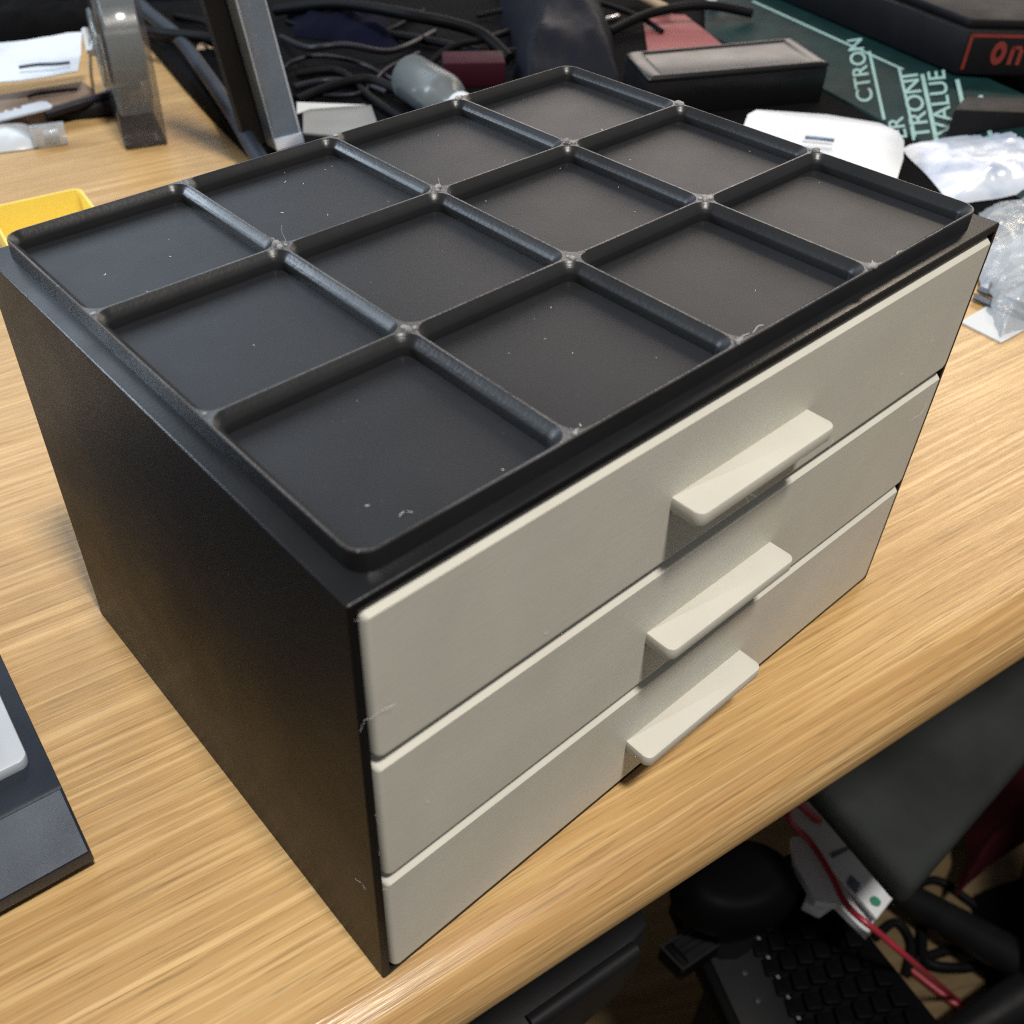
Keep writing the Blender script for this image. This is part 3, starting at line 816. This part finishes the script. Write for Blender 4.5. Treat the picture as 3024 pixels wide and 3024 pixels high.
ring_i = [(1.8 * math.cos(a) * .8, 2.6 * math.sin(a)) for a in [math.radians(k * 30 + 15) for k in range(12)]]
vo = [bm.verts.new(on_face(19 + x, 10 + y)) for x, y in ring_o]; vi = [bm.verts.new(on_face(19 + x, 10 + y)) for x, y in ring_i]
for k in range(12): bm.faces.new((vo[k], vo[(k + 1) % 12], vi[(k + 1) % 12], vi[k]))
for (s0, s1, h0, h1) in ((25, 27.2, 4, 14), (29.6, 31.8, 4, 12.2), (25, 30.6, 12.2, 14)):
    bm.faces.new([bm.verts.new(on_face(s, h)) for s, h in ((s0, h0), (s1, h0), (s1, h1), (s0, h1))])
ex = bmesh.ops.extrude_face_region(bm, geom=list(bm.faces))
for v in [g for g in ex['geom'] if isinstance(g, bmesh.types.BMVert)]: v.co += nn_ * 0.2
link('emblem', finish(bm, smooth=False), 'red_ink', kb2)
lid2 = thing('dark_slab', 'flat dark slab resting on the red-printed black box', 'slab')
link('lid_plate', prism([tuple((K0 + kw * 4 + kl * 6)[:2]), tuple((K0 + kw * 110 + kl * 4)[:2]), tuple((K0 + kw * 120 + kl * 150)[:2]), tuple((K0 + kw * 8 + kl * 160)[:2])], 47.2, 52, 1.2), 'black_matte', lid2)

gk = thing('dark_grey_box', 'plain dark grey box wedged in front of the green package', 'box')
GK = [Vector(p) for p in ((492.2, 148.8, 30.0), (521.1, 116.0, 30.0))]
gk0 = Vector((470.3, 142.7, 12.3))
link('box_body', prism([tuple(gk0[:2]), tuple((gk0 + (GK[1] - GK[0]) + Vector((6, -4, 0)))[:2]), tuple((GK[1] + Vector((4, 2, 0)))[:2]), tuple(GK[0][:2])], 12.0, 30.0, 0.8), 'black_matte', gk)

# white card and bags on the right
wc = thing('white_envelope', 'white rounded envelope with a faint dash mark behind the tray', 'envelope')
EN = [(384.9, 206.8, 22.0), (400.3, 215.3, 24.0), (409.4, 216.4, 24.0), (433.7, 190.4, 23.0), (446.5, 167.4, 22.0), (445.9, 156.3, 21.0), (439.3, 148.9, 20.0), (421.0, 138.2, 19.0), (395.6, 126.6, 18.0), (376.8, 151.3, 19.0)]
bm = bmesh.new()
cc = sum((Vector(p) for p in EN), Vector()) / len(EN)
rings = [[cc.lerp(Vector(p), k) + Vector((0, 0, 2.4 * (1 - k * k))) for p in EN] for k in (1.0, .92, .75, .5, .2)]
base_ = [[Vector((q.x, q.y, q.z - 1.0)) for q in rings[0]]]
loft(bm, base_ + rings)
link('sheet', finish(bm, angle=60), 'film_plain', wc)
e0, e1 = Vector((394.2, 176.8, 25.0)), Vector((401.5, 165.3, 25.0))
link('ink_mark', tube([e0, e0.lerp(e1, .5) + Vector((0, 0, .1)), e1], 0.9, 6, 4), 'ink_blue', wc)
link('support', prism([tuple((cc + (Vector(p) - cc) * .7)[:2]) for p in EN], 11.9, 17.0), 'black_matte', wc)
w1 = thing('printed_pouch', 'crumpled white plastic pouch with smudged blue print', 'plastic pouch')
link('pouch', pouch((405.9, 101.5, 12.0), (487.4, 70.4, 12.0), (588.7, 123.5, 14.0), (448.2, 153.5, 12.5), 8, 2.4, 5.2, 40, wscale=0.035), 'film_white', w1)
w2 = thing('clear_pouch', 'clear plastic pouch with glossy folds on the desk beside the cabinet', 'plastic pouch')
link('pouch', pouch((332.2, 38.7, 1.0), (396.9, 26.9, 1.0), (481.7, 68.3, 13.0), (405.8, 90.1, 13.0), 15, 4.5, 8.4, 40, wscale=0.085), 'film_clear', w2)
link('insert', pouch((357.9, 59.7, 1.2), (410.0, 48.4, 1.2), (457.7, 76.5, 1.2), (391.8, 80.0, 1.2), 8, 2.2, 2.1, 26), 'film_plain', w2)
w3 = thing('white_slip', 'white paper slip sticking out from under the clear pouch', 'paper slip')
link('slip', prism([(331.3, 37.0), (369.0, 33.8), (394.7, 52.7), (333.6, 55.3)], 0.15, 0.8), 'paper_white', w3)
for k, (A_, B_) in enumerate((((354.0, 60.7, 2.2), (353.7, 27.2, 2.2)), ((359.6, 62.3, 3.2), (360.6, 30.8, 3.2)))):
    st = thing('steel_strip', ('thin dark steel strip nearer the bare corner of the white slip', 'thin dark steel strip tucked closer under the clear pouch')[k], 'metal strip', group='thin steel strips on the white slip')
    A_, B_ = Vector(A_), Vector(B_)
    link('strip_body', tube([A_, A_.lerp(B_, .5), B_], 1.3, 6, 2), 'slate', st)

# cables and dark clutter on the case
cab_specs = [
 ('thick navy black cable running down beside the tape case', 'navy_black', 6.0, [(258.5, 637.9, 30.0), (252.1, 588.8, 24.0), (246.4, 536.4, 20.0), (229.2, 473.4, 18.0), (206.9, 403.0, 18.0), (185.5, 342.1, 18.0), (166.7, 281.1, 18.0)]),
 ('black cable crossing the thick navy cable', 'cable', 4.5, [(232.5, 585.4, 20.0), (238.6, 545.5, 22.0), (251.4, 514.0, 24.0), (261.4, 493.6, 22.0), (270.4, 461.0, 17.0)]),
 ('grey violet cable looping over the navy cloth', 'cable_grey', 2.6, [(304.8, 508.9, 15.0), (285.8, 448.5, 26.0), (301.7, 432.7, 28.0), (332.3, 426.8, 20.0), (387.4, 453.1, 15.0)]),
 ('thin grey cable bending up beside the steel bar', 'cable_grey', 1.8, [(259.8, 445.0, 14.0), (277.1, 453.7, 18.0), (294.1, 447.6, 20.0), (312.7, 433.2, 15.0), (311.8, 400.5, 14.0)]),
 ('black cable coiled in front of the grey violet cable', 'cable', 4.0, [(246.6, 402.3, 16.1), (270.8, 406.2, 17.0), (293.0, 400.8, 18.0), (296.7, 378.3, 17.0), (290.3, 349.0, 16.1)]),
 ('pale violet cable stub under the coiled black cable', 'cable_grey', 2.8, [(259.0, 424.0, 15.0), (280.7, 420.7, 15.0), (292.8, 400.9, 15.0), (294.1, 382.5, 15.0)]),
 ('black cable arching across the back of the case', 'cable', 5.0, [(330.9, 555.6, 17.0), (344.9, 498.8, 30.0), (356.1, 435.4, 34.0), (382.9, 406.5, 26.0), (383.3, 377.5, 17.0)]),
 ('black cable lying straight behind the small bottle', 'cable', 3.6, [(353.7, 477.3, 16.0), (369.3, 441.9, 16.0), (382.4, 395.8, 16.0), (403.4, 384.6, 16.0)]),
 ('thin black cable curling past the black mouse', 'cable', 2.4, [(432.1, 462.0, 15.0), (463.9, 443.5, 20.0), (472.1, 402.7, 30.0), (499.9, 379.7, 20.0), (500.3, 356.4, 15.0)]),
 ('black cable hanging along the top of the red card', 'cable', 4.2, [(468.8, 374.2, 17.0), (506.7, 372.2, 22.0), (535.5, 352.1, 26.0), (550.7, 324.7, 24.0)]),
 ('thin black cable zigzagging over the navy cloth', 'cable', 2.2, [(328.5, 539.4, 14.0), (330.8, 504.6, 16.0), (360.0, 509.3, 18.0), (359.0, 472.9, 16.0), (415.0, 498.2, 14.0)]),
 ('black ribbon cable draped beside the maroon box', 'cable', 3.0, [(337.8, 403.0, 14.0), (358.9, 403.4, 22.0), (383.9, 402.5, 22.0), (421.8, 419.1, 16.0)]),
 ('thin dull violet cable reaching towards the bottle', 'cable_grey', 1.6, [(263.6, 406.8, 14.0), (282.7, 392.3, 15.0), (317.1, 412.5, 16.0), (354.2, 428.5, 14.0)]),
 ('black cable tucked under the grey card', 'cable', 3.2, [(272.8, 442.1, 15.0), (294.6, 429.7, 15.0), (282.2, 381.5, 15.0), (275.9, 344.6, 15.0)]),
 ('black cable hugging the dark post', 'cable', 3.0, [(277.3, 599.5, 14.0), (277.6, 548.5, 18.0), (247.2, 476.8, 18.0), (237.0, 437.0, 15.0)]),
 ('thin black cable lying over the wood scrap', 'cable', 1.8, [(263.5, 559.2, 15.0), (259.5, 517.3, 17.0), (263.0, 497.9, 16.0), (274.9, 498.9, 15.0)]),
]
for k, (label, mat_, r_, pts) in enumerate(cab_specs):
    c = thing('cable', label, 'cable')
    link('jacket', tube(pts, r_ * 0.72, 10, 10), mat_, c)
bl = thing('navy_cloth', 'navy blue cloth crumpled on the black case', 'cloth')
link('cloth_sheet', pouch((317.7, 510.5, 12.2), (353.5, 443.8, 12.2), (396.6, 522.8, 12.2), (345.8, 566.4, 12.2), 12, 6, 1.7, 24), 'blue_cloth', bl)
bl2 = thing('navy_bag', 'dark navy bag slumped at the back of the desk', 'bag')
link('bag_body', pouch((170.6, 687.4, 0.2), (332.8, 631.2, 12.2), (385.5, 755.9, 12.2), (234.8, 884.9, 0.2), 26, 10, 4.7, 36, wscale=0.025), 'blue_cloth', bl2)
bg = thing('black_bag', 'black cloth bag slumped over the left back of the desk', 'bag')
link('bag_body', pouch((153.3, 660.1, 0.1), (240.5, 644.0, 0.1), (282.7, 679.9, 0.1), (189.5, 759.8, 0.1), 22, 6, 9.3, 30, wscale=0.03), 'dark_cloth', bg)
for nm, lab, a, b, r_, mt_ in (('wood_stick', 'tan wooden stick end among the cables', (545.3, 422.4, 18.0), (531.5, 375.3, 18.0), 3.2, 'tan'), ('white_plug', 'small white plug standing among the cables', (559.8, 364.9, 26.0), (557.4, 362.7, 14.0), 3.4, 'paper_white'), ('metal_pin', 'short bright metal pin lying beside the black mouse', (492.7, 401.9, 14.0), (508.2, 401.6, 14.0), 1.6, 'steel')):
    w = thing(nm, lab, nm.split('_')[1])
    a, b = Vector(a), Vector(b)
    link('body', tube([a, a.lerp(b, .12), b.lerp(a, .12), b], [r_ * .7, r_, r_, r_ * .6], 10, raw=True), mt_, w)
dr_ = thing('dark_red_box', 'small dark red box among the cables behind the bottle', 'box')
rr0 = Vector((328.8, 349.2, 13.0)); rr0 = Vector((349.7, 372.1, 13.0))
link('box_body', box(-18, 18, -11, 11, 0, 14, 1.0), 'maroon', dr_, tuple(rr0 + Vector((0, 0, -1))), math.radians(-38))
sc_ = thing('wood_scrap', 'broken tan wood scrap lying near the steel bar', 'wood scrap')
link('scrap_body', pouch((253.9, 529.0, 12.2), (270.7, 521.6, 12.2), (279.3, 531.6, 12.2), (267.4, 547.6, 12.2), 3, 1.6, 6.6, 10), 'tan', sc_)
sc2 = thing('bottle_cap', 'small pale cap lying beside the dark post', 'cap')
q = Vector((218.5, 416.9, 14.0))
link('cap_body', disc(6.5, -2.5, 2.5, 0, 0, bev=1.0), 'tan', sc2, tuple(q + Vector((0, 0, 4.4))), math.radians(30))

# ------------------------------------------------------------------ below the desk edge
ch = thing('chair', 'charcoal cloth chair seat below the desk edge', 'chair')
ZS = -230.0
SE = [(263.0, -39.5), (282.8, 38.4), (416.3, 57.7), (549.7, -38.4)]
bm = bmesh.new()
lo = [bm.verts.new((x, y, ZS - 24)) for x, y in SE]; hi = [bm.verts.new((x, y, ZS)) for x, y in SE]
bm.faces.new(hi); bm.faces.new(lo[::-1])
for i in range(4): bm.faces.new((lo[i], lo[(i + 1) % 4], hi[(i + 1) % 4], hi[i]))
bmesh.ops.recalc_face_normals(bm, faces=bm.faces)
bmesh.ops.bevel(bm, geom=list(bm.edges), offset=7, segments=3, profile=0.5, affect='EDGES')
link('seat', finish(bm, angle=60), 'grey_cloth', ch)
sc3 = Vector((568.2, -116.9, -260.0))
link('post', tube([(sc3.x, sc3.y, -252), (sc3.x, sc3.y, -690)], [22, 26], 16, raw=True), 'black_matte', ch)
for k in range(5):
    a = math.radians(72 * k + 20)
    link('leg', tube([(sc3.x, sc3.y, -640), (sc3.x + 170 * math.cos(a), sc3.y + 170 * math.sin(a), -688)], [18, 12], 10, raw=True), 'black_matte', ch)

ZF = -700.0
wp_ = thing('white_packaging', 'white moulded packaging piece with green dot on the black keyboard', 'packaging')
bm = bmesh.new()
def plate(pp, z0, z1, bev=1.0): return prism(pp, z0, z1, bev)
link('panel', plate([(327.4, 49.6), (343.8, 42.9), (331.7, -24.8), (309.8, -25.8)], -345, -341), 'paper_white', wp_)
link('flap', plate([(321.4, 36.6), (331.4, 30.6), (314.3, -24.3), (303.7, -26.9), (306.0, -5.4), (298.3, 3.6), (307.8, 24.7)], -356, -350, 0), 'paper_white', wp_)
link('lug', plate([(310.0, 12.7), (310.2, -3.2), (299.6, -1.3), (296.4, 8.8)], -366, -357), 'paper_white', wp_)
link('window', plate([(321.4, -1.7), (320.8, -8.4), (313.5, -10.2), (314.2, -3.2)], -340.8, -340.2, 0.1), 'slate', wp_)
q = Vector((318.0, -19.7, -340.0))
link('dot', prism([(q.x + 3 * math.cos(k * .52), q.y + 3 * math.sin(k * .52)) for k in range(12)], -340.8, -340.2), 'green_ink', wp_)
link('fold_mark', plate([(323.5, 13.9), (336.3, 9.3), (335.7, 7.5), (322.6, 11.1)], -340.8, -340.2, 0.1), 'slate', wp_)

for lab, r_, pts in (
    ('long red cable trailing over the white packaging', 1.9, [(309.2, 41.6, -300.0), (313.7, 39.8, -325.0), (316.7, 24.0, -334.0), (308.5, 4.9, -334.0), (299.4, -12.1, -334.0), (302.9, -31.7, -340.0), (340.9, -54.9, -400.0), (519.2, -73.3, -680.0), (526.5, -116.9, -694.0)]),
    ('red cable dropping behind the white packaging', 2.6, [(324.1, 47.8, -320.0), (336.6, 32.3, -340.0), (369.9, 21.2, -390.0), (548.2, 32.3, -660.0)]),
    ('red cable lying flat on the floor', 3.2, [(520.6, -37.3, -694.0), (522.5, -71.4, -694.0), (525.0, -99.0, -694.0), (517.9, -125.8, -694.0)])):
    c = thing('red_cable', lab, 'cable'); link('jacket', tube(pts, r_, 10, 8), 'red_cable', c)

# black keyboard standing on a box under the desk
kbx = thing('cardboard_box', 'black storage box carrying the lower keyboard', 'box')
KB = [(295.4, 81.7), (392.7, 40.1), (345.6, -99.4), (213.4, -31.4)]
kbc = [sum(p[0] for p in KB) / 4, sum(p[1] for p in KB) / 4]
KB = [(kbc[0] + (x - kbc[0]) * .6, kbc[1] + (y - kbc[1]) * .6) for x, y in KB]
link('box_body', prism(KB, -700, -420, 2), 'black_matte', kbx)
k2 = thing('lower_keyboard', 'black keyboard lying below the desk with small dim keys', 'keyboard')
KC = [Vector(p) for p in ((261.5, 72.7, -400.0), (352.2, 38.8, -400.0), (319.3, -87.0, -400.0), (209.6, -36.6, -400.0))]
link('case', prism([tuple(p[:2]) for p in KC], -420, -400, 3), 'deep_black', k2)
for r_ in range(9):
    for c_ in range(6):
        s, t = 0.36 + c_ * 0.105, 0.10 + r_ * 0.098
        if s > 0.93 or t > 0.93: continue
        p = KC[0] * (1 - s) * (1 - t) + KC[1] * s * (1 - t) + KC[2] * s * t + KC[3] * (1 - s) * t
        link('key', KEYM if (r_ or c_) else (KEYM := prism(rrect(-5, 5, -5, 5, 1.8), 0, 4, 1.2)), 'deep_black', k2, (p.x, p.y, -400.0), math.radians(-38))
a_, b_ = KC[0].lerp(KC[3], .02), KC[0].lerp(KC[3], .98)
sd = (KC[1] - KC[0]).normalized()
link('side_panel', prism([tuple((a_ + sd * 6)[:2]), tuple((a_ + sd * 38)[:2]), tuple((b_ + sd * 38)[:2]), tuple((b_ + sd * 6)[:2])], -400, -398, 0.8), 'black_matte', k2)
link('trim', prism([tuple((a_ + sd * 39)[:2]), tuple((a_ + sd * 41)[:2]), tuple((b_ + sd * 41)[:2]), tuple((b_ + sd * 39)[:2])], -400, -397, 0.4), 'slate', k2)
for k in range(6):
    p = a_.lerp(b_, .2 + .14 * k) + sd * 22
    link('stud', KST if k else (KST := prism([(2.0 * math.cos(j * .785), 2.0 * math.sin(j * .785)) for j in range(8)], 0, 1.2, 0.3)), 'navy_black', k2, (p.x, p.y, -398.0))
bk = thing('slotted_buckle', 'black slotted plastic buckle resting on the lower keyboard', 'buckle')
BQ = [Vector(p) for p in ((223.5, 52.1, -376.0), (256.6, 44.1, -376.0), (252.4, 29.3, -376.0), (223.2, 33.9, -376.0))]
bc = sum(BQ, Vector()) / 4
link('plate', prism([tuple(p[:2]) for p in BQ], -398, -382, 1.5), 'deep_black', bk)
for k in range(4):
    a, b = BQ[k], BQ[(k + 1) % 4]
    bm = bmesh.new(); quad_bm(bm, (a.x, a.y, -382), (b.x, b.y, -382), tuple(b.lerp(bc, .14)[:2]) + (-382,), tuple(a.lerp(bc, .14)[:2]) + (-382,), 4.0)
    link('rim', finish(bm), 'black_matte', bk)
for k in range(3):
    t = .28 + .24 * k
    a, b = BQ[0].lerp(BQ[3], t), BQ[1].lerp(BQ[2], t)
    a2, b2 = a.lerp(b, .18), a.lerp(b, .84)
    bm = bmesh.new(); tube_bm(bm, [Vector((a2.x, a2.y, -381)), Vector((b2.x, b2.y, -381))], 3.0, 6); link('bar', finish(bm), 'black_gloss', bk)

rl = thing('black_rail', 'dull blue-black rail running below the front of the desk', 'rail')
RL = [Vector(p) for p in ((29.6, 27.8, -150.0), (125.1, 19.1, -150.0), (121.1, 8.8, -150.0), (108.0, 7.6, -150.0), (37.8, 10.3, -150.0))]
link('upper_face', prism([tuple(p[:2]) for p in RL], -190, -150, 2), 'black_matte', rl)
a, b = Vector((63.0, 11.7, -149.0)), Vector((109.7, 5.5, -149.0))
link('groove', tube([a, a.lerp(b, .5), b], 3.0, 8, 4), 'black_matte', rl)
hp = thing('round_case', 'black rounded case with one bright catch below the desk', 'case')
q = Vector((269.2, 40.0, -350.0))
bm = bmesh.new(); bmesh.ops.create_uvsphere(bm, u_segments=32, v_segments=18, radius=1.0)
for v in bm.verts: v.co = Vector((q.x + v.co.x * 34 + v.co.y * 12, q.y + v.co.y * 24 - v.co.x * 18, -352 + max(-.5, min(.7, v.co.z)) * 26))
link('case_body', finish(bm), 'deep_black', hp)
link('stem', tube([(q.x, q.y, -366), (q.x, q.y, -420)], [18, 24], 14, raw=True), 'black_matte', hp)
rb = thing('red_cloth', 'dark red cloth hanging beside the chair seat', 'cloth')
link('cloth_sheet', pouch((588.7, -28.4, -660.0), (784.4, -59.4, -660.0), (894.5, -10.8, -660.0), (705.0, 7.7, -660.0), 40, 14, 2.4, 20, wscale=0.02), 'red_cloth', rb)
bb_ = thing('black_rucksack', 'black rucksack standing on the floor beside the red cloth', 'rucksack')
link('bag_body', pouch((517.7, -123.2, -699.0), (687.0, -187.1, -699.0), (825.5, -108.8, -699.0), (623.7, -38.4, -699.0), 90, 12, 5.5, 26, wscale=0.015), 'dark_cloth', bb_)
for lab, r_, pts in (
    ('black floor cable making a loop beside the lower keyboard', 4.5, [(592.6, -8.7, -694.0), (558.4, -25.8, -694.0), (535.2, -42.9, -690.0), (556.0, -66.5, -690.0), (583.4, -78.2, -694.0), (600.7, -74.2, -694.0), (566.9, -51.9, -694.0), (527.0, -33.6, -694.0)]),
    ('black floor cable running out from under the chair', 4.0, [(567.1, 6.1, -694.0), (612.9, -5.3, -694.0), (620.0, -38.6, -694.0), (618.4, -70.2, -694.0)]),
    ('short black floor cable below the white packaging', 4.0, [(520.8, -0.4, -694.0), (548.8, -4.8, -694.0), (542.1, -24.7, -694.0), (512.9, -36.8, -694.0)])):
    c = thing('cable', lab, 'cable'); link('jacket', tube(pts, r_, 8, 8), 'cable', c)
